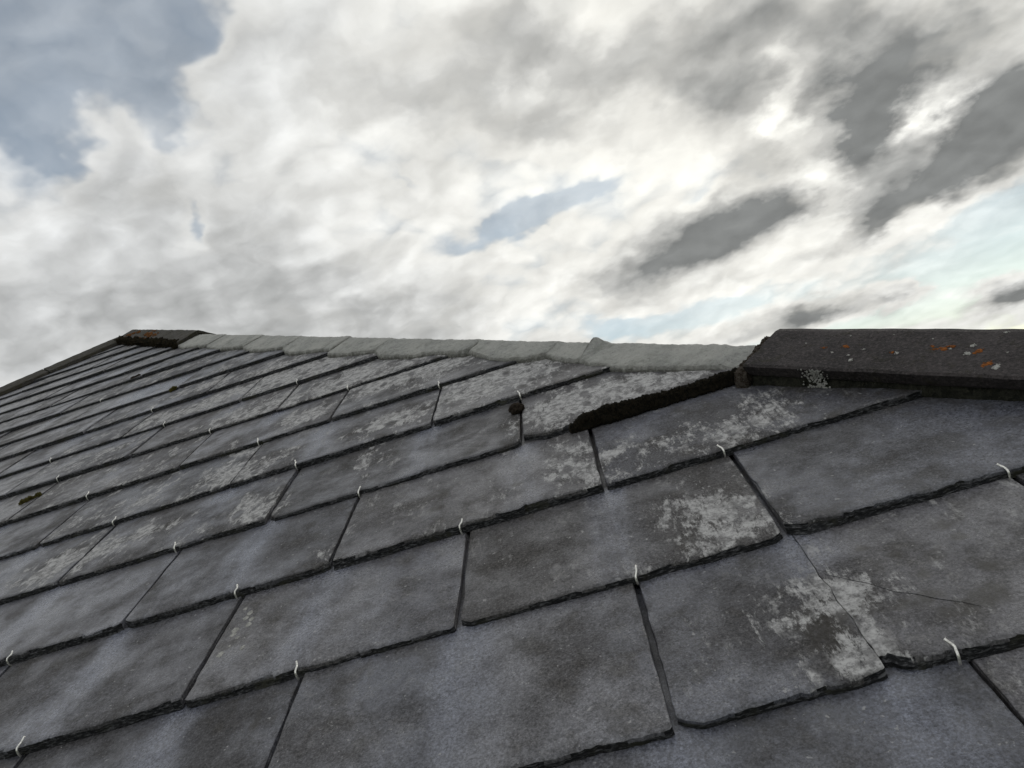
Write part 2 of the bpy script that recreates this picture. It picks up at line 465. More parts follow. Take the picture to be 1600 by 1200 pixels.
# ------------------------------------------------------------------ object helpers
def new_mesh(name, verts, faces, mats, smooth=None, slots=None, attrs=None):
    me = bpy.data.meshes.new(name)
    me.from_pydata([tuple(p) for p in verts], [], faces)
    for mm in mats:
        me.materials.append(mm)
    if slots is not None:
        me.polygons.foreach_set('material_index', slots)
    if smooth is not None:
        me.polygons.foreach_set('use_smooth', smooth if isinstance(smooth, list) else [smooth] * len(faces))
    for k, vals in (attrs or {}).items():
        a = me.attributes.new(k, 'FLOAT', 'POINT')
        a.data.foreach_set('value', vals)
    me.update()
    return me


def put(name, me, parent=None, loc=(0, 0, 0), label=None, cat=None, group=None, kind=None):
    o = bpy.data.objects.new(name, me)
    COL.objects.link(o)
    o.location = loc
    if parent is not None:
        o.parent = parent
    for k, v in (('label', label), ('category', cat), ('group', group), ('kind', kind)):
        if v:
            o[k] = v
    return o


def on_roof(name, me, local, label, cat, group=None):
    """a top-level thing lying on the slope"""
    o = put(name, me, None, (0, 0, 0), label, cat, group)
    o.matrix_world = M_ROOF @ Matrix.Translation(local)
    return o


def nz(x, y, z=0.0):
    return mn.noise(Vector((x, y, z)))


# ------------------------------------------------------------------ ground
bm = bmesh.new()
bmesh.ops.create_circle(bm, cap_ends=True, segments=64, radius=6000)
me = bpy.data.meshes.new('ground')
bm.to_mesh(me); bm.free()
me.materials.append(MAT['grass'])
put('ground', me, kind='structure')

# ------------------------------------------------------------------ the roof
root = bpy.data.objects.new('house', None)
COL.objects.link(root)
root.matrix_world = M_ROOF
root['label'] = 'house with a dark grey hipped slate roof filling the lower half of the picture'
root['category'] = 'house'

G = 0.2159                      # gauge: visible height of a course
TH = 0.0096                     # slate thickness
TILT = TH / G
# right hip: s runs down the hip, d outwards from the line where mortar and slates meet
HB, HH = Vector((-1.258, 2.835)), Vector((0.6684, -0.7438))
HO = Vector((0.7438, 0.6684))
LB, LH = Vector((-1.962, 3.618)), Vector((-0.689, -0.7247))
LO = Vector((-0.7247, 0.689))


def hipR(s, d, w): q = HB + HH * s + HO * d; return Vector((q.x, q.y, w))
def hipL(s, d, w): q = LB + LH * s + LO * d; return Vector((q.x, q.y, w))


CUT = 0.078
def u_right(v):
    # u on the line d = CUT at height v
    s = (v - HB.y - HO.y * CUT) / HH.y
    return HB.x + HH.x * s + HO.x * CUT
def u_left(v):
    s = (v - LB.y - LO.y * CUT) / LH.y
    return LB.x + LH.x * s + LO.x * CUT


# joints between the slates of each course (course k has its tails at v = k*G)
JOINTS = {-1: [-0.49, -0.10, 0.285, 0.69, 1.06], 0: [-0.69, -0.307, 0.053, 0.450, 0.627, 0.860], 1: [-0.478, -0.097, 0.245, 0.620], 2: [-0.667, -0.291, 0.040, 0.445],
          3: [-0.532, -0.130, 0.333], 4: [-0.715, -0.280, 0.152], 5: [-0.935, -0.487, -0.112], 6: [-1.088, -0.728, -0.310], 7: [-1.290, -0.863, -0.489],
          8: [-1.113, -0.680], 9: [-1.290, -0.877], 10: [-1.061]}
LICHEN = [(0.566, 0.318, 0.05, 0.05, 1.0), (0.575, 0.254, 0.07, 0.04, 0.7), (0.612, 0.472, 0.09, 0.07, 1.0), (0.706, 0.494, 0.05, 0.05, 0.7), (0.472, 0.535, 0.02, 0.03, 0.7), (0.469, 0.448, 0.02, 0.015, 0.8), (0.403, 0.536, 0.05, 0.06, 1.0), (0.434, 0.465, 0.02, 0.04, 0.6), (0.398, 0.758, 0.06, 0.08, 0.9), (0.47, 0.763, 0.08, 0.06, 0.8), (0.569, 0.728, 0.09, 0.05, 1.0), (0.63, 0.116, 0.03, 0.025, 1.1), (0.631, 0.091, 0.03, 0.03, 0.9), (0.611, 0.019, 0.035, 0.025, 1.2), (0.623, 0.01, 0.015, 0.02, 1.2), (0.555, 0.086, 0.06, 0.04, 0.45), (0.628, 0.04, 0.02, 0.02, 1.0), (0.079, 0.954, 0.06, 0.05, 1.0), (0.021, 0.964, 0.05, 0.03, 0.7), (0.317, 1.0, 0.1, 0.08, 1.1), (0.246, 1.003, 0.06, 0.06, 0.9), (0.021, 1.262, 0.13, 0.08, 1.05), (0.157, 1.233, 0.08, 0.06, 0.6), (-0.186, 1.173, 0.06, 0.06, 0.9), (-0.245, 1.179, 0.05, 0.06, 0.6), (-0.114, 1.433, 0.1, 0.08, 0.8), (-0.164, 1.328, 0.09, 0.07, 1.0), (0.045, 1.338, 0.08, 0.06, 0.6), (-0.181, 0.741, 0.05, 0.06, 1.0), (-0.173, 0.679, 0.04, 0.03, 0.8), (-0.413, 0.762, 0.09, 0.05, 0.7), (-0.306, 0.658, 0.04, 0.02, 0.8), (-0.569, 0.763, 0.08, 0.06, 1.0), (-0.61, 0.708, 0.06, 0.05, 0.6), (-0.249, 0.941, 0.07, 0.06, 0.8), (-0.325, 0.93, 0.05, 0.05, 0.5), (0.025, 0.464, 0.03, 0.03, 0.7), (0.038, 0.785, 0.04, 0.05, 0.75), (-0.707, 1.57, 0.12, 0.07, 0.9), (-0.82, 1.631, 0.1, 0.06, 0.7), (-0.326, 1.391, 0.06, 0.07, 0.7), (-0.371, 1.358, 0.05, 0.06, 0.6), (-0.506, 1.643, 0.1, 0.08, 0.7), (-0.291, 1.538, 0.12, 0.09, 1.0), (-0.35, 1.536, 0.08, 0.06, 0.7), (-0.48, 1.353, 0.09, 0.07, 0.7), (-0.615, 1.652, 0.08, 0.06, 0.6), (-0.467, 1.785, 0.12, 0.08, 0.7), (-0.717, 1.853, 0.1, 0.06, 0.5), (-1.052, 1.582, 0.1, 0.06, 0.5), (-0.858, 1.388, 0.08, 0.05, 0.5), (-0.886, 1.514, 0.1, 0.06, 0.3), (-1.301, 1.802, 0.1, 0.07, 0.4), (-0.286, 1.678, 0.1, 0.08, 0.5), (-0.724, 2.058, 0.1, 0.08, 0.5), (0.581, 0.251, 0.1, 0.03, 0.5), (-0.364, 1.115, 0.06, 0.05, 0.5), (-0.992, 1.416, 0.08, 0.05, 0.4), (-1.933, 2.732, 0.15, 0.08, 0.4), (-1.78, 2.32, 0.15, 0.08, 0.4), (-0.975, 2.292, 0.2, 0.1, 0.4), (-1.416, 2.796, 0.2, 0.1, 0.35)]
DAMP = [(0.707, 0.106, 0.012, 0.01), (0.642, 0.096, 0.018, 0.008), (0.672, 0.073, 0.014, 0.01), (0.761, 0.168, 0.015, 0.01), (0.76, 0.092, 0.012, 0.01), (0.763, 0.144, 0.01, 0.01), (0.739, 0.058, 0.02, 0.02), (0.695, 0.073, 0.02, 0.015), (0.709, 0.049, 0.02, 0.015), (0.678, 0.169, 0.01, 0.008), (0.19, 0.511, 0.02, 0.015), (0.321, 0.514, 0.012, 0.01), (0.196, 0.557, 0.02, 0.008), (0.016, 0.155, 0.01, 0.012), (-0.251, 0.186, 0.006, 0.006), (0.73, 0.127, 0.012, 0.01), (0.615, 0.088, 0.05, 0.03), (0.601, 0.067, 0.03, 0.04), (0.7, 0.141, 0.01, 0.008)]
LAST = 17
rng = random.Random(5)
for k in range(-4, LAST + 1):
    if k not in JOINTS:
        base = (-1.061 - 0.19 * (k - 10)) if k > 10 else (0.45 if k % 2 else 0.25)
        JOINTS[k] = [base + rng.uniform(-0.02, 0.02)]
    j = sorted(JOINTS[k])
    while j[-1] + 0.62 < u_right(k * G):
        j.append(j[-1] + rng.uniform(0.36, 0.41))
    lim = u_left(k * G) if k >= -4 else -6
    while j[0] - 0.2 > lim:
        j.insert(0, j[0] - rng.uniform(0.36, 0.42))
    JOINTS[k] = j


def flakes(length, rg, lo=0.010, hi=0.055):
    """conchoidal flakes struck off an edge: (start, length, depth, leaning)"""
    out, x = [], -rg.uniform(0, hi)
    while x < length:
        ln = rg.uniform(lo, hi)
        out.append((x, ln, rg.random() ** 1.5, rg.random() < 0.5))
        x += ln * rg.uniform(0.75, 1.0)
    return out


def flake_at(fl, x):
    d = 0.0
    for (x0, ln, dep, lean) in fl:
        if x0 <= x <= x0 + ln:
            f = (x - x0) / ln
            if lean: f = 1 - f
            d = max(d, dep * (1 - f ** 1.6) * min(1, f * 14))
    return d


WIDE = {(0, 0.45), (1, 0.62), (2, 0.445), (1, 0.245), (4, 0.152)}           # joints that have opened up


def edge_jag(x, seed, amp, fl):
    c = nz(x * 110, seed, 4.1)
    e = nz(x * 300, seed, 7.7)
    return amp * max(0.06, 0.22 + 1.05 * flake_at(fl, x) + 0.22 * c + 0.16 * e)


def slate_shape(k, u0, u1, rg, chip=(0, 0), tight_=(False, False)):
    """verts, faces, slots, smooth flags and attributes of one slate; origin at tail centre"""
    near = k <= 2
    nx, ny = (150, 24) if near else ((84, 16) if k <= 5 else ((40, 10) if k <= 9 else (22, 7)))
    seed = rg.uniform(0, 900)
    v0 = k * G + rg.uniform(-0.0025, 0.0025)
    skew = rg.uniform(-0.006, 0.006)
    gl, gr = rg.uniform(0.0010, 0.0030), rg.uniform(0.0010, 0.0030)
    th = TH * rg.uniform(0.85, 1.25)
    lift = rg.uniform(0.0004, 0.0018)
    roll = rg.uniform(-0.0012, 0.0012)
    L = 2.18 * G
    uc = 0.5 * (u0 + u1)
    cl = chip[0] if chip[0] else (rg.uniform(0.004, 0.016) if rg.random() < 0.45 else 0.002)
    cr = chip[1] if chip[1] else (rg.uniform(0.004, 0.016) if rg.random() < 0.45 else 0.002)
    jamp = rg.uniform(0.0045, 0.0110) * (1.0 if k <= 4 else 0.75)
    fT, fL, fR = flakes(0.9, rg), flakes(0.6, rg, 0.02, 0.08), flakes(0.6, rg, 0.02, 0.08)
    fM = [flakes(0.9, rg, 0.008, 0.04) for _ in range(4)]
    if (k, round(u0, 3)) in WIDE: gl = 0.0023
    if (k, round(u1, 3)) in WIDE: gr = 0.0023
    if tight_[0]: gl = 0.0001
    if tight_[1]: gr = 0.0001

    def wob(s): return 0.0022 * nz((v0 + s) * 45, 7.7, 1) + 0.0012 * nz((v0 + s) * 140, 7.7, 3)
    def eL(s): return max(u0 + gl + (wob(s) if tight_[0] else 0.0005 * nz(s * 30, seed, 3)), u_left(v0 + s))
    def eR(s): return min(u1 - gr + (wob(s) if tight_[1] else 0.0005 * nz(s * 30, seed, 5)), u_right(v0 + s))
    smax = L
    while smax > 0.02 and eR(smax) - eL(smax) < 0.006:
        smax -= 0.005
    if smax <= 0.03 or eR(0) - eL(0) < 0.015:
        return None
    ss = []
    exp_ = min(smax, G * 1.12)
    for i in range(ny + 1):
        ss.append(exp_ * (i / ny) ** 1.12)
    if smax > exp_ + 0.01:
        ss.append(smax)
    wl = eR(0) - eL(0)

    def tail(a):
        x = a * wl
        v = 0.0014 * nz(x * 22, seed, 11) + 0.0007 * nz(x * 90, seed, 12) + skew * (a - 0.5) * wl
        v += cl * max(0, 1 - x / (cl * 1.3 + 1e-4)) ** 1.3 * 0.8 + cr * max(0, 1 - (wl - x) / (cr * 1.3 + 1e-4)) ** 1.3 * 0.8
        return v

    def topw(u, s):
        return th + lift + roll * (u - uc) / 0.2 - TILT * s + 0.0005 * nz(u * 14, s * 14, seed) + 0.0002 * nz(u * 60, s * 60, seed)

    V, at_l, at_w, at_d, at_a = [], [], [], [], []
    rows = len(ss)
    jl = [edge_jag(s, seed + 40, 0.0003 if tight_[0] else 0.0024, fL) for s in ss]
    jr = [edge_jag(s, seed + 60, 0.0003 if tight_[1] else 0.0024, fR) for s in ss]
    jt = [edge_jag(i / nx * wl, seed, jamp, fT) for i in range(nx + 1)]
    base_l = max(0.0, 0.08 + 0.4 * nz(uc * 2.1, v0 * 2.1, 33.0)) + (0.50 if k >= 4 else 0.05) * rg.random()
    base_w = (0.75 if k >= 5 else 0.25) * rg.random() ** 1.5  # pale sheen painted into the colour, stronger on the upper courses
    base_a = 0.25 + 0.5 * rg.random()
    above = JOINTS.get(k + 1, [])
    full, top = {}, {}
    for jx, s in enumerate(ss):
        l, r = eL(s), eR(s)
        f = (1 - s / exp_) if s < exp_ else 0.0
        for i in range(nx + 1):
            a = i / nx
            # inset top outline
            lt, rt = l + min(jl[jx], (r - l) * .3), r - min(jr[jx], (r - l) * .3)
            u = lt + (rt - lt) * a
            sv = s + (tail(a) + jt[i]) * max(0, f) ** 6 if jx else tail(a) + jt[i]
            if jx and sv < 0.012 + tail(a): sv = max(sv, tail(a) + jt[i] + 0.0015 * jx)
            wt = topw(u, sv)
            if jx == 0:
                wt -= 0.0006
            V.append((u, v0 + sv, wt))
            uf = l + (r - l) * a
            sf = tail(a) if jx == 0 else s
            full[(jx, i)] = (uf, v0 + sf)
            vv = v0 + sv
            li = base_l
            for (bu, bv, ru, rv, st) in LICHEN:
                if int(math.floor(bv / G)) == k:
                    q = ((u - bu) / ru) ** 2 + ((vv - bv) / rv) ** 2
                    if q < 6: li += st * math.exp(-q * 0.8) * (0.9 if k <= 2 else 1.2)
            ws = base_w * max(0, 0.55 + 1.3 * nz(u * 7 + seed, vv * 4, seed))
            for ju in above:
                q = ((u - ju - 0.016 * nz(vv * 9, ju, 2)) / (0.030 + 0.02 * (1 - min(1, max(0, s / G))))) ** 2
                if q < 6 and s < G * 1.05: ws = max(ws, math.exp(-q) * (0.45 + 0.55 * min(1, max(0, s / G))))
            dm = 0.0
            for (bu, bv, ru, rv) in DAMP:
                if int(math.floor(bv / G)) == k:
                    q = ((u - bu) / ru) ** 2 + ((vv - bv) / rv) ** 2
                    if q < 6: dm = max(dm, math.exp(-q))
            at_l.append(min(li, 1.6)); at_w.append(ws * (1 - min(1, li * .8))); at_d.append(dm)
            at_a.append(min(1.0, base_a + 0.5 * min(1, li)))
    F, slots, smooth = [], [], []
    W = nx + 1
    for jx in range(rows - 1):
        for i in range(nx):
            p = jx * W + i
            F.append((p, p + 1, p + W + 1, p + W)); slots.append(0); smooth.append(True)
    # rim loops
    ring = [(0, i) for i in range(nx + 1)] + [(jx, nx) for jx in range(1, rows)] + [(rows - 1, i) for i in range(nx - 1, -1, -1)] + [(jx, 0) for jx in range(rows - 2, 0, -1)]
    n = len(ring)
    prev = [jx * W + i for jx, i in ring]
    fr = ((0.16, 0.34), (0.42, 0.40), (0.58, 0.72), (1.0, 1.0)) if k <= 6 else ((1.0, 1.0),)
    for li_, (fo, fw) in enumerate(fr):
        cur = []
        for q, (jx, i) in enumerate(ring):
            tx, ty, tw = V[jx * W + i]
            fx, fy = full[(jx, i)]
            bot = tw - th * (1 - 0.55 * min(1, ss[jx] / L))
            jg = 0 if fo == 1.0 else 0.38 * (flake_at(fM[li_], tx - u0 if jx == 0 else ss[jx]) - 0.25) + 0.16 * nz(tx * 190, ty * 190, seed + li_ + 4)
            jw = 0 if fw == 1.0 else 0.16 * nz(tx * 40 + 9, ty * 40, seed + 20)
            a1, b1 = min(1, max(0, fo + jg)), min(0.95, max(0.1, fw + jw)) if fw < 1 else 1.0
            V.append((tx + (fx - tx) * a1, ty + (fy - ty) * a1, tw + (bot - tw) * b1))
            at_l.append(0); at_w.append(0); at_d.append(0); at_a.append(0.6)
            cur.append(len(V) - 1)
        for q in range(n):
            q2 = (q + 1) % n
            side = (ring[q][1] in (0, nx) and ring[q2][1] in (0, nx)) and ring[q][0] + ring[q2][0] > 0
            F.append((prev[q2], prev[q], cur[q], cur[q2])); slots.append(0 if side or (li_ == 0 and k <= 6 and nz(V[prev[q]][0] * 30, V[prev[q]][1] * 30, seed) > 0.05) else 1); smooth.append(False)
        prev = cur
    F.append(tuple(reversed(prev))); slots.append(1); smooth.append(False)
    oc = Vector((uc, v0, 0))
    V = [(x - oc.x, y - oc.y, z) for x, y, z in V]
    return V, F, slots, smooth, dict(lichen=at_l, wash_sheen=at_w, damp=at_d, algae=at_a), oc, topw, v0, tail


def tube(pts, rad, seg=7, seed=0):
    V, F = [], []
    for i, p in enumerate(pts):
        p = Vector(p)
        t = (Vector(pts[min(i + 1, len(pts) - 1)]) - Vector(pts[max(i - 1, 0)])).normalized()
        a = t.orthogonal().normalized() if i == 0 else (a - t * a.dot(t)).normalized()
        b = t.cross(a)
        for q in range(seg):
            an = 2 * math.pi * q / seg
            V.append(p + (a * math.cos(an) + b * math.sin(an)) * rad)
    for i in range(len(pts) - 1):
        for q in range(seg):
            q2 = (q + 1) % seg
            F.append((i * seg + q, i * seg + q2, (i + 1) * seg + q2, (i + 1) * seg + q))
    F.append(tuple(range(seg - 1, -1, -1)))
    F.append(tuple(range((len(pts) - 1) * seg, len(pts) * seg)))
    return V, F


def hook_mesh(th, rg, length):
    b1, b2 = rg.uniform(-0.0015, 0.0035), rg.uniform(-0.004, 0.003)
    base = [(0, 0.018, -0.0012), (0, 0.004, -0.0014), (0, -0.0022, 0.0), (0, -0.0034, th * 0.5), (0, -0.0018, th + 0.0012), (b1 * 0.5, 0.003, th + 0.0022), (b1, length * 0.45, th + 0.0022), (b1 + b2 * 0.5, length * 0.72, th + 0.003), (b1 + b2, length, th + 0.0042)]
    # smooth the path once
    pts = [Vector(base[0])]
    for i in range(len(base) - 1):
        a, b = Vector(base[i]), Vector(base[i + 1])
        pts += [a * .75 + b * .25, a * .25 + b * .75]
    pts.append(Vector(base[-1]))
    return tube(pts, 0.00125)


slates = {}
rest_V, rest_F = [], []
SPECIAL = {(0, 0.450): dict(chip=(0.014, 0.003), tight_=(False, True)), (0, 0.627): dict(chip=(0.016, 0.004), tight_=(True, False)), (1, 0.620): dict(chip=(0.015, 0.004)), (3, 0.333): dict(chip=(0.03, 0.004))}
for k in range(-4, LAST + 1):
    j = JOINTS[k]
    # left side of what the photograph shows, plus a slate or two beyond it
    shown = {-1: 0.1, 0: -0.9, 1: -0.9, 2: -1.1, 3: -1.3, 4: -1.6, 5: -1.8, 6: -2.0, 7: -2.2, 8: -2.4, 9: -2.7, 10: -2.9, 11: -3.0}.get(k, -3.4)
    if k < -1:
        shown = 99
    for a, b in zip([u_left(k * G) - 0.3] + j, j + [u_right(k * G) + 0.3]):
        rg = random.Random(hash((k, round(a * 1000))) & 0xffff)
        if b < shown or a < u_left(k * G) - 0.31:
            # slates out of the picture: one joined part
            l, r = max(a + .003, u_left(k * G)), min(b - .003, u_right(k * G))
            l2, r2 = max(a + .003, u_left(k * G + 1.2 * G)), min(b - .003, u_right(k * G + 1.2 * G))
            if r - l > 0.05 and r2 - l2 > 0.0:
                t, i0 = TH, len(rest_V)
                v0, v1, dw = k * G, k * G + 1.2 * G, 1.2 * G * TILT
                rest_V += [(l, v0, .001), (r, v0, .001), (r, v0 + .004, t), (l, v0 + .004, t), (l2, v1, .001 - dw), (r2, v1, .001 - dw), (r2, v1, t - dw), (l2, v1, t - dw)]
                rest_F += [tuple(i0 + q for q in f) for f in ((0, 1, 2, 3), (3, 2, 6, 7), (1, 5, 6, 2), (4, 0, 3, 7), (5, 4, 7, 6), (0, 4, 5, 1))]
            continue
        sp = SPECIAL.get((k, round(a, 3)), {})
        res = slate_shape(k, a, b, rg, **sp)
        if res is None:
            continue
        V, F, slots, smooth, at, oc, topw, v0, tail = res
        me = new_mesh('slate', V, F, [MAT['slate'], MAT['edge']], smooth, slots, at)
        o = put('slate', me, root, oc)
        slates[(k, a)] = (o, a, b, topw, v0, oc)
if rest_V:
    n_ = len(rest_V)
    me = new_mesh('slate_courses', rest_V, rest_F, [MAT['slate']], False, None, {'lichen': [.3] * n_, 'wash_sheen': [0.] * n_, 'damp': [0.] * n_, 'algae': [.5] * n_})
    put('slate_courses', me, root, kind='stuff')

# steel hooks: one holds the tail above each joint of the course below
hk = random.Random(11)
for k in range(-1, 14):
    for ju in JOINTS[k]:
        if (k, round(ju, 3)) in ((0, 0.627), (-1, 0.285)):
            continue
        if k > 9 or (k > 5 and hk.random() < 0.5):
            continue
        for (kk, a), (o, u0, u1, topw, v0, oc) in slates.items():
            if kk == k + 1 and u0 + 0.02 < ju < u1 - 0.02 and ju < u_right(v0 + 0.04) - 0.09:
                du = hk.uniform(-0.006, 0.006) - 0.004
                wt = topw(ju, 0.01)
                hv, hf = hook_mesh(wt, hk, hk.uniform(0.010, 0.015) * (1.0 if k < 5 else 0.75))
                me = new_mesh('slate_hook', hv, hf, [MAT['steel']], True)
                put('slate_hook', me, o, (ju + du - oc.x, 0.0, 0.0))

# ------------------------------------------------------------------ mortar along the right hip
LOW = [(-0.06, -0.012), (0.0, -0.007), (0.134, -0.027), (0.328, -0.005), (0.37, 0.0), (0.42, -0.012), (0.577, -0.013), (0.707, 0.0), (0.775, 0.004), (0.80, -0.004), (0.909, -0.012), (1.094, 0.008), (1.13, 0.012), (1.16, 0.0), (1.245, -0.012), (1.323, -0.002), (1.423, 0.017), (1.48, 0.012), (1.504, -0.006), (1.6, 0.003), (1.718, 0.023), (1.75, 0.02), (1.803, 0.004), (1.95, 0.014), (2.035, 0.036), (2.145, 0.036), (2.17, 0.046), (2.227, 0.033), (2.289, 0.021), (2.337, 0.018), (2.42, 0.038), (2.434, 0.046), (2.482, 0.039), (2.542, 0.025), (2.595, 0.015), (2.646, 0.014), (2.697, 0.011), (2.751, 0.019), (2.819, 0.023), (2.854, 0.029), (2.96, 0.035)]


def lerp_list(tab, x):
    for (x0, y0), (x1, y1) in zip(tab, tab[1:]):
        if x <= x1:
            f = min(1, max(0, (x - x0) / (x1 - x0)))
            return y0 + (y1 - y0) * f
    return tab[-1][1]


def mortar_patch(s0, s1, step, seed, flap=0.0):
    n = max(14, int((s1 - s0) / 0.0045))
    V, F, lip = [], [], []
    prof_n = 0
    for i in range(n + 1):
        f = i / n
        s = s0 + (s1 - s0) * f
        low = lerp_list(LOW, s) + 0.0030 * nz(s * 38, seed, 0) + 0.0016 * nz(s * 110, seed, 2)
        endr = min(1.0, (i / 2.0)) * min(1.0, ((n - i) / 2.0))      # rounded ends
        up = step * f ** 3 - 0.0015 * (1 - f) ** 8                      # each patch laps over the next one down
        fl = flap * max(0, 1 - (s - s0) / 0.035)
        crest_d = 0.080 + 0.004 * nz(s * 12, seed, 5)
        crest_w = 0.0235 + 0.002 * nz(s * 9, seed, 7) + up * 0.4 + fl
        thk = 0.0085 + 0.002 * nz(s * 30, seed, 9) + up * .5
        low -= 0.008 + 0.009 * math.sin(math.pi * f) ** 0.6
        thk += 0.0075
        pr = [(low + 0.004, -0.006), (low, 0.003), (low + 0.0005, thk * 0.65), (low + 0.0045, thk)]
        for q in range(1, 8):
            t = q / 8
            d = low + 0.004 + (crest_d - low - 0.004) * t
            ww = thk + (crest_w - thk) * t + 0.0010 * math.sin(math.pi * t)
            pr.append((d, ww))
        pr.append((crest_d, crest_w))
        for q in range(1, 5):
            x = 0.006 * q if q < 3 else 0.045 * (q - 2)
            pr.append((crest_d + 0.757 * x + 0.002, crest_w - 0.655 * x * (0.5 if q == 1 else 1)))
        pr.append((crest_d + 0.05, -0.075))
        pr.append((crest_d, -0.02))
        prof_n = len(pr)
        for q, (d, ww) in enumerate(pr):
            shrink = 0.004 * (1 - endr)
            r = (0.0016 * nz(s * 60, d * 60, seed) + 0.0012 * nz(s * 150, d * 150, seed + 3)) * (1.6 if q < 5 else 1.1)
            V.append(hipR(s, d + (shrink if q < 4 else 0), ww + r * (1 if 2 <= q < 14 else 0.3) - shrink * (1 if 2 <= q < 14 else 0)))
            lip.append(0.95 if q < 2 else (0.7 if q == 2 else (0.25 if q == 3 else (0.9 * max(0, 1 - min(s - s0, s1 - s) / 0.009)))))  # patch ends darkened to paint the shadow of the seams
    for i in range(n):
        for q in range(prof_n):
            q2 = (q + 1) % prof_n
            F.append((i * prof_n + q, (i + 1) * prof_n + q, (i + 1) * prof_n + q2, i * prof_n + q2))
    F.append(tuple(range(prof_n)))
    F.append(tuple(range((n + 1) * prof_n - 1, n * prof_n - 1, -1)))
    o0 = hipR((s0 + s1) / 2, 0.04, 0)
    V = [p - o0 for p in V]
    sm = [(q % prof_n) > 6 for q in range(len(F))]
    return new_mesh('mortar_patch', V, F, [MAT['mortar']], sm, None, {'lip': lip}), o0


SEAMS = [(-0.03, 0.385, .009, 0), (0.370, 0.790, .009, 0), (0.775, 1.140, .008, 0), (1.125, 1.492, .010, 0.002), (1.475, 1.745, .006, 0), (1.730, 2.165, .009, 0.002), (2.150, 2.442, .006, 0.002), (2.428, 2.556, .003, 0), (2.545, 2.965, .001, 0.017)]
for i, (a, b, st, fl) in enumerate(SEAMS):
    me, o0 = mortar_patch(a, b, st, i * 7.3 + 1, fl)
    put('mortar_patch', me, root, o0)

# ------------------------------------------------------------------ angular hip tiles
def angle_tile(hip, s0, s1, prof, n, seed, mats, name, rough=0.0012, endjag=0.0):
    """closed (d, w) profile swept down a hip; prof is a list of points, subdivided"""
    pts = []
    for (a, b) in zip(prof, prof[1:] + prof[:1]):
        ln = math.hypot(b[0] - a[0], b[1] - a[1])
        c = max(1, int(ln / 0.014))
        for q in range(c):
            t = q / c
            pts.append((a[0] + (b[0] - a[0]) * t, a[1] + (b[1] - a[1]) * t))
    m_ = len(pts)
    V, F = [], []
    for i in range(n + 1):
        s = s0 + (s1 - s0) * i / n
        for q, (d, ww) in enumerate(pts):
            ss_ = s
            if i == 0 and endjag:
                ss_ += endjag * nz(d * 60, ww * 60, seed)
            r1 = rough * nz(s * 25, d * 25, seed + ww * 30)
            r2 = rough * 0.7 * nz(s * 90, d * 90 + 7, seed + ww * 60)
            V.append(hip(ss_, d + r2, ww + r1))
    for i in range(n):
        for q in range(m_):
            q2 = (q + 1) % m_
            F.append((i * m_ + q, (i + 1) * m_ + q, (i + 1) * m_ + q2, i * m_ + q2))
    F.append(tuple(range(m_)))
    F.append(tuple(range((n + 1) * m_ - 1, n * m_ - 1, -1)))
    if hip is hipL:
        F = [tuple(reversed(f)) for f in F]
    o0 = hip((s0 + s1) / 2, 0.03, 0)
    V = [p - o0 for p in V]
    me = new_mesh(name, V, F, mats, False)
    return me, o0


TILE = [(-0.016, 0.020), (-0.019, 0.024), (-0.027, 0.0395), (-0.023, 0.0422), (0.080, 0.0525), (0.090, 0.0520), (0.096, 0.047), (0.190, -0.034), (0.186, -0.048), (0.092, 0.032), (0.080, 0.036), (0.0, 0.026)]
BED = [(-0.014, -0.012), (-0.018, 0.003), (-0.012, 0.020), (0.075, 0.034), (0.09, 0.03), (0.16, -0.035), (0.12, -0.06), (0.05, -0.03)]
hip_tiles = []
s = 2.960
for i, ln in enumerate((0.380, 0.42, 0.42, 0.42)):
    me, o0 = angle_tile(hipR, s, s + ln, TILE, 40, 3.1 + i * 9, [MAT['hip_tile']], 'hip_tile', 0.0012, 0.004)
    ht = put('hip_tile', me, root, o0)
    if i == 0:
        ht['label'] = 'black angular hip tile with orange and white lichen spots'
    hip_tiles.append((ht, s, o0))
    me, o0 = angle_tile(hipR, s + 0.004, s + ln - 0.003, BED, 60, 8.1 + i * 9, [MAT['bedding']], 'bedding_mortar', 0.0055)
    put('bedding_mortar', me, root, o0)
    s += ln + 0.006

# ------------------------------------------------------------------ dark old tiles at the apex and down the left hip
TILE_B = [(-0.018, 0.006), (-0.022, 0.012), (-0.018, 0.028), (-0.012, 0.031), (0.078, 0.043), (0.088, 0.042), (0.094, 0.037), (0.190, -0.040), (0.186, -0.052), (0.092, 0.022), (0.080, 0.026), (0.0, 0.012)]
s = -1.13
for i, ln in enumerate((0.40, 0.40, 0.355)):
    me, o0 = angle_tile(hipR, s, s + ln, TILE_B, 30, 41 + i * 9, [MAT['mossy_tile']], 'hip_tile', 0.003)
    put('hip_tile', me, root, o0)
    s += ln + 0.006
TILE_C = [(-0.015, -0.004), (-0.020, 0.006), (-0.015, 0.022), (-0.008, 0.025), (0.078, 0.038), (0.086, 0.037), (0.094, 0.030), (0.190, -0.045), (0.186, -0.057), (0.092, 0.012), (0.080, 0.016), (0.0, -0.006)]
s = -0.02
i = 0
while s < 5.6:
    me, o0 = angle_tile(hipL, s, s + 0.43, TILE_C, 24, 71 + i * 5, [MAT['mossy_tile']], 'hip_tile', 0.0028)
    put('hip_tile', me, root, o0)
    s += 0.437
    i += 1

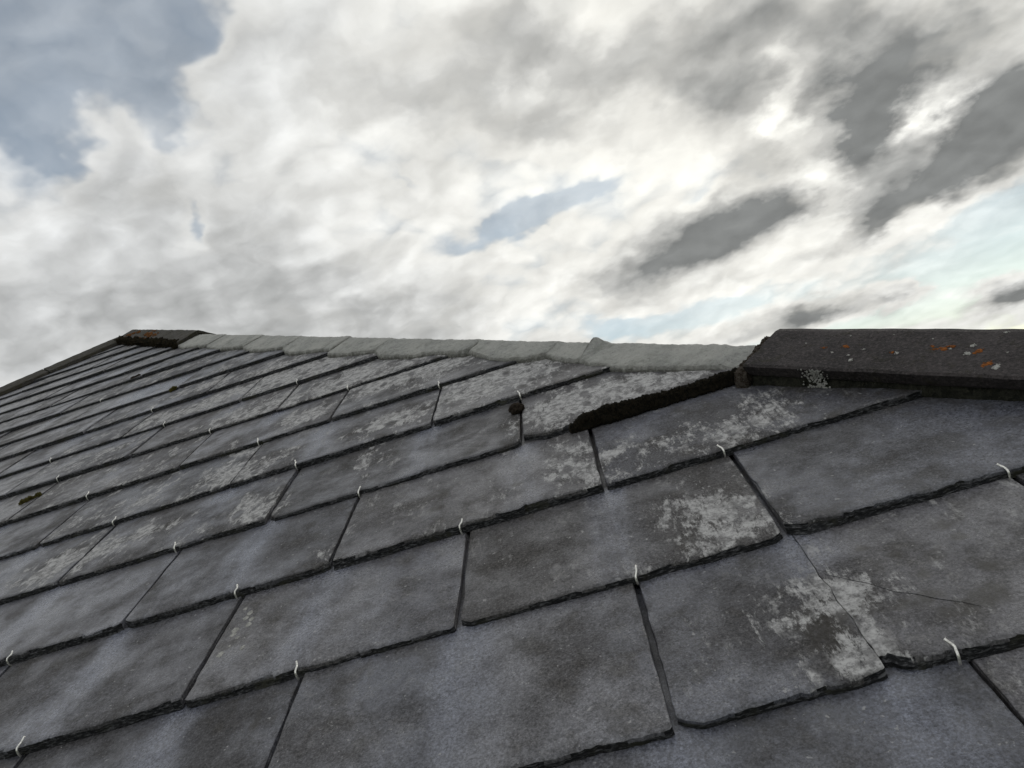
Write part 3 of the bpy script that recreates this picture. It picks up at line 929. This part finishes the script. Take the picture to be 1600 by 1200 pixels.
# ------------------------------------------------------------------ small growths
def blob_mesh(name, items, mat, sub=2, jag=0.25, seed=0):
    """one mesh from several lumpy ellipsoids (centre, radii)"""
    V, F = [], []
    bm = bmesh.new()
    bmesh.ops.create_icosphere(bm, subdivisions=sub, radius=1.0)
    bm.verts.ensure_lookup_table()
    ico = [v.co.copy() for v in bm.verts]
    fac = [tuple(v.index for v in f.verts) for f in bm.faces]
    bm.free()
    for q, (c, r) in enumerate(items):
        i0 = len(V)
        for p in ico:
            f = 1 + jag * mn.noise(p * 2.1 + Vector((q * 3.7, seed, 0))) + jag * 0.7 * mn.noise(p * 5.3 + Vector((q * 1.7, seed, 4)))
            V.append((c[0] + p.x * r[0] * f, c[1] + p.y * r[1] * f, c[2] + p.z * r[2] * f))
        F += [tuple(i0 + a for a in t) for t in fac]
    return new_mesh(name, V, F, [mat], True)


def crumb_sweep(name, path, mat, seed, amp, ns=170, nr=18, o0=Vector((0, 0, 0))):
    """crumbly bank: path of (centre, side vector, up vector), displaced by several octaves"""
    V, F = [], []
    m_ = len(path) - 1
    for i in range(ns + 1):
        f = i / ns * m_
        a = min(int(f), m_ - 1)
        f -= a
        c, sv, uv = (path[a][q] * (1 - f) + path[a + 1][q] * f for q in range(3))
        end = min(1, i / 5, (ns - i) / 5) ** 0.5
        for q in range(nr):
            an = 2 * math.pi * q / nr
            ca, sa = math.cos(an), math.sin(an)
            ca = math.copysign(abs(ca) ** 0.6, ca); sa = math.copysign(abs(sa) ** 0.6, sa)
            p = c + (sv * ca + uv * sa) * end
            nrm = (sv * ca + uv * sa).normalized()
            h = 0.55 * mn.noise(p * 60 + Vector((seed, 0, 0))) + 0.6 * mn.noise(p * 150 + Vector((0, seed, 0))) + 0.5 * mn.noise(p * 380 + Vector((0, 0, seed)))
            V.append(p + nrm * h * amp - o0)
    for i in range(ns):
        for q in range(nr):
            q2 = (q + 1) % nr
            F.append((i * nr + q, i * nr + q2, (i + 1) * nr + q2, (i + 1) * nr + q))
    F.append(tuple(range(nr - 1, -1, -1)))
    F.append(tuple(range(ns * nr, (ns + 1) * nr)))
    me = new_mesh(name, V, F, [mat], False)
    bm = bmesh.new(); bm.from_mesh(me)
    bmesh.ops.recalc_face_normals(bm, faces=bm.faces)
    bm.to_mesh(me); bm.free()
    return me


def crust(V, F, c, ax, ay, az, r, rg, n=16, hgt=0.0009):
    """one low crusty colony with a lobed outline"""
    i0, ph = len(V), rg.uniform(0, 9)
    V.append(c + az * hgt)
    for rr, hh in ((0.55, 1.0), (0.9, 0.7), (1.0, -0.3)):
        for q in range(n):
            an = 2 * math.pi * q / n
            k_ = r * rr * (1 + 0.32 * nz(math.cos(an) * 1.7 + ph, math.sin(an) * 1.7, ph) + 0.25 * nz(math.cos(an) * 4 + ph, math.sin(an) * 4, ph))
            V.append(c + ax * (k_ * math.cos(an)) + ay * (k_ * math.sin(an)) + az * (hgt * hh * rg.uniform(0.7, 1.2)))
    for q in range(n):
        q2 = (q + 1) % n
        F.append((i0, i0 + 1 + q, i0 + 1 + q2))
        for l in range(2):
            a, b = i0 + 1 + l * n, i0 + 1 + (l + 1) * n
            F.append((a + q, b + q, b + q2, a + q2))


gr = random.Random(21)
# lichen spots on the black hip tile
ht, hs, ho = hip_tiles[0]
ORANGE = [(3.064, 0.0304, .0035), (3.0951, 0.0363, .005), (3.1666, 0.0229, .003), (3.2122, 0.0396, .003), (3.2276, 0.0343, .006), (3.2702, 0.0307, .006), (3.2862, -0.0018, .005), (3.2899, 0.0021, .005), (3.236, 0.041, .004), (3.216, 0.032, .003)]
WHITE = [(3.0895, 0.0653, .002), (3.1244, 0.029, .002), (3.1178, -0.001, .004), (3.1732, 0.0212, .0035), (3.0827, 0.0181, .002), (3.2598, 0.0243, .005), (3.2587, 0.0437, .004), (3.300, -0.0061, .006), (3.2352, 0.0347, .002), (3.287, 0.0783, .003), (3.0306, 0.0427, .0018), (3.3021, 0.0287, .0018), (3.15, 0.07, .0015), (3.205, 0.06, .0015), (3.11, 0.012, .002)]


def tile_w(d):
    return 0.0425 + (d + 0.021) / 0.101 * 0.010


HH3, HO3, W3 = Vector((HH.x, HH.y, 0)), Vector((HO.x, HO.y, 0.099)).normalized(), Vector((0, 0, 1))


def lichen_spot(s, d, r, mat):
    V, F = [], []
    crust(V, F, hipR(s, d, tile_w(d)) - ho, HH3, HO3, W3, r, gr)
    for q in range(4):
        a, rr = gr.uniform(0, 6.28), r * gr.uniform(0.9, 1.9)
        d2 = d + rr * math.sin(a) * 0.8
        crust(V, F, hipR(s + rr * math.cos(a), d2, tile_w(d2)) - ho, HH3, HO3, W3, r * gr.uniform(0.15, 0.45), gr, 9)
    put('lichen_spot', new_mesh('lichen_spot', V, F, [mat], True), ht)


for (a, b, r) in ORANGE:
    lichen_spot(a, b, r * 0.75, MAT['lichen_orange'])
for (a, b, r) in WHITE:
    lichen_spot(a, b, r * 0.72, MAT['lichen_white'])
# speckled pale patch on the tile's lower edge
V, F = [], []
for q in range(210):
    u = gr.random()
    sp_ = gr.gauss(3.073, 0.0065 + 0.003 * (1 - u))
    d_ = (-0.019 - 0.008 * (u - 0.55) / 0.45) if u > 0.55 else -0.0185
    crust(V, F, hipR(sp_, d_ - 0.0004, 0.003 + 0.037 * u) - ho, HH3, W3, -HO3, gr.uniform(0.0005, 0.0020), gr, 9, 0.0006)
put('lichen_spot', new_mesh('lichen_spot', V, F, [MAT['lichen_white']], True), ht)
# crumbled mortar at the open end of the tile
o0 = hipR(2.936, 0.03, 0)
path = []
for q in range(9):
    t_ = q / 8
    d_ = -0.030 + 0.110 * t_
    hgt = 0.019 + 0.003 * t_
    path.append((hipR(2.950 - 0.002 * t_, d_, 0.010 + 0.016 * t_), HH3 * (0.012 - 0.004 * t_), W3 * hgt))
put('crumbled_mortar', crumb_sweep('crumbled_mortar', path, MAT['crumbs'], 3.3, 0.0060, 110, 20, o0), root, o0)
# moss grown along the old tiles at the apex
path = [(hipR(-1.10 + 1.12 * q / 10, -0.020, 0.016), HO3 * 0.016, W3 * 0.017) for q in range(11)]
put('moss_fringe', crumb_sweep('moss_fringe', path, MAT['apex_moss'], 8.8, 0.027, 420, 16), root)
V, F = [], []
for q in range(46):
    t_ = gr.choice((-0.97, -0.62, -0.55)) + gr.gauss(0, 0.05)
    d_ = min(0.07, max(-0.005, 0.03 + gr.gauss(0, 0.022)))
    crust(V, F, hipR(t_, d_, 0.034 + d_ * 0.125), HH3, HO3, W3, gr.uniform(0.004, 0.012), gr, 9, 0.004)
put('lichen_spot', new_mesh('lichen_spot', V, F, [MAT['lichen_rust']], True), root)

# hairline crack across the broken slate
key = [kk for kk in slates if kk[0] == 0 and abs(kk[1] - 0.627) < 0.01][0]
so_, a_, b_, topw, v0, oc = slates[key]
path = [(0.631, 0.1425), (0.640, 0.1340), (0.650, 0.1225), (0.660, 0.1130), (0.668, 0.1010), (0.676, 0.0900), (0.690, 0.0800), (0.700, 0.0690), (0.716, 0.0560), (0.726, 0.0450)]
V, F = [], []
for i, (u, v) in enumerate(path):
    hw = (0.0004 if i < 5 else 0.0002) * (0.25 if i in (0, len(path) - 1) else 1.0)
    v += 0.001 * nz(u * 90, 1, 1)
    for (dv, dz) in ((-hw, 0.0001), (hw * 0.2, 0.0005), (hw, 0.0001)):
        V.append((u - oc.x, v + dv - oc.y, topw(u, v - v0) + dz))
for i in range(len(path) - 1):
    for q in range(2):
        F.append((i * 3 + q, (i + 1) * 3 + q, (i + 1) * 3 + q + 1, i * 3 + q + 1))
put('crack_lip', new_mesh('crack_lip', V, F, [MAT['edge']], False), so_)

# white rosettes of lichen on a slate
key = [kk for kk in slates if kk[0] == 1 and abs(kk[1] + 0.097) < 0.01][0]
so_, a_, b_, topw, v0, oc = slates[key]
SPOTS = [(-0.0805, 0.3947, .003), (-0.0685, 0.3797, .004), (-0.0707, 0.3696, .004), (-0.0597, 0.3623, .0035), (-0.0603, 0.3505, .0045), (-0.0771, 0.3455, .005), (-0.0759, 0.3347, .004), (-0.0657, 0.3243, .0025), (-0.0709, 0.309, .0018), (-0.0486, 0.2967, .0035), (-0.0781, 0.295, .0045)]
for (u, v, r) in SPOTS:
    V, F = [], []
    crust(V, F, Vector((u - oc.x, v - oc.y, topw(u, v - v0))), Vector((1, 0, 0)), Vector((0, 1.15, 0)), W3, r * 1.1, gr, 18, 0.0007)
    put('lichen_spot', new_mesh('lichen_spot', V, F, [MAT['lichen_white']], True), so_)

# moss strip standing on a tail edge by the mortared hip
key = [kk for kk in slates if kk[0] == 3 and abs(kk[1] - 0.333) < 0.01][0]
so_, a_, b_, topw3, v03, oc3 = slates[key]
c0 = Vector((0.55, 3 * G, 0.008))
path = []
for q in range(15):
    t_ = q / 14
    u = 0.412 + 0.300 * t_
    hgt = 0.0090 + 0.0020 * math.sin(t_ * 7) + 0.0025 * min(1, t_ * 4)
    if q == 0: hgt *= 0.6
    path.append((Vector((u, 3 * G + 0.001, 0.002 + hgt)), Vector((0, 0.0055, 0.0)), Vector((0, 0.004, hgt))))
on_roof('moss_strip', crumb_sweep('moss_strip', path, MAT['moss'], 5.5, 0.0052, 420, 24, c0), c0, 'long strip of crumbly black moss on a slate edge beside the mortared hip', 'moss')
# round moss ball in the joint
c0 = Vector((0.326, 0.800, 0.008))
items = [(Vector((0, 0, 0.004)), (0.0135, 0.012, 0.009))]
for q in range(46):
    a, e = gr.uniform(0, 6.28), gr.uniform(0.0, 1.4)
    items.append((Vector((0.0125 * math.cos(a) * math.cos(e), 0.011 * math.sin(a) * math.cos(e), 0.003 + 0.009 * math.sin(e))), (0.0032, 0.0032, 0.003)))
on_roof('moss_ball', blob_mesh('moss_ball', items, MAT['moss_brown'], 2, 0.5, 6), c0, 'small round brown moss ball above a slate joint left of the moss strip', 'moss')
# yellow tufts
for (u, v, lab, nn, sp) in ((-0.895, 1.945, 'tiny yellow green moss tuft in a joint below the mortared hip', 16, 0.012), (-0.955, 1.205, 'yellow moss clump lying in a slate joint near the left edge', 26, 0.022), (-1.27, 2.40, 'small dark moss clump among the top left slates', 16, 0.018)):
    c0 = Vector((u, v, 0.002))
    path = [(c0 + Vector(((q - 2) * sp * 0.5, (q - 2) * sp * 0.38, 0.006)), Vector((-0.5, 0.85, 0)) * (0.004 if q in (0, 4) else 0.0065), Vector((0, 0, 0.007))) for q in range(5)]
    on_roof('moss_tuft', crumb_sweep('moss_tuft', path, MAT['moss_brown'] if 'dark' in lab else MAT['moss_yellow'], u * 9, 0.007, 40, 12, c0), c0, lab, 'moss')

# ------------------------------------------------------------------ the carcass under the slates: boarding and walls
apex = Vector((-1.985, 3.76, -0.03))
eave_v = -4 * G + 0.05
cr = Vector((u_right(eave_v) - 0.02, eave_v, -0.03))
cl_ = Vector((u_left(eave_v) + 0.02, eave_v, -0.03))
Minv = M_ROOF.inverted()
wa, wr, wl_ = M_ROOF @ apex, M_ROOF @ cr, M_ROOF @ cl_
back = Vector((0, 9.0, 0))
pts = [wa, wr, wl_, wa + back, wr + back + Vector((0, 4, 0)), wl_ + back + Vector((0, 4, 0))]
pts2 = [p - Vector((0, 0, 0.12)) for p in pts]
V = [Minv @ p for p in pts + pts2]
F = [(0, 2, 1), (0, 1, 4, 3), (0, 3, 5, 2), (3, 4, 5), (6, 7, 8), (6, 9, 10, 7), (6, 8, 11, 9), (9, 11, 10), (1, 2, 8, 7), (4, 1, 7, 10), (2, 5, 11, 8), (5, 4, 10, 11)]
put('roof_boarding', new_mesh('roof_boarding', V, F, [MAT['timber']], False), root)
x0, x1 = wl_.x + 0.35, wr.x - 0.35
y0, y1 = wl_.y + 0.35, wl_.y + back.y + 3.6
zt = wl_.z - 0.02
V = [Minv @ Vector(p) for p in ((x0, y0, -0.1), (x1, y0, -0.1), (x1, y1, -0.1), (x0, y1, -0.1), (x0, y0, zt), (x1, y0, zt), (x1, y1, zt), (x0, y1, zt))]
F = [(0, 1, 5, 4), (1, 2, 6, 5), (2, 3, 7, 6), (3, 0, 4, 7), (4, 5, 6, 7)]
put('wall', new_mesh('wall', V, F, [MAT['render']], False), root)
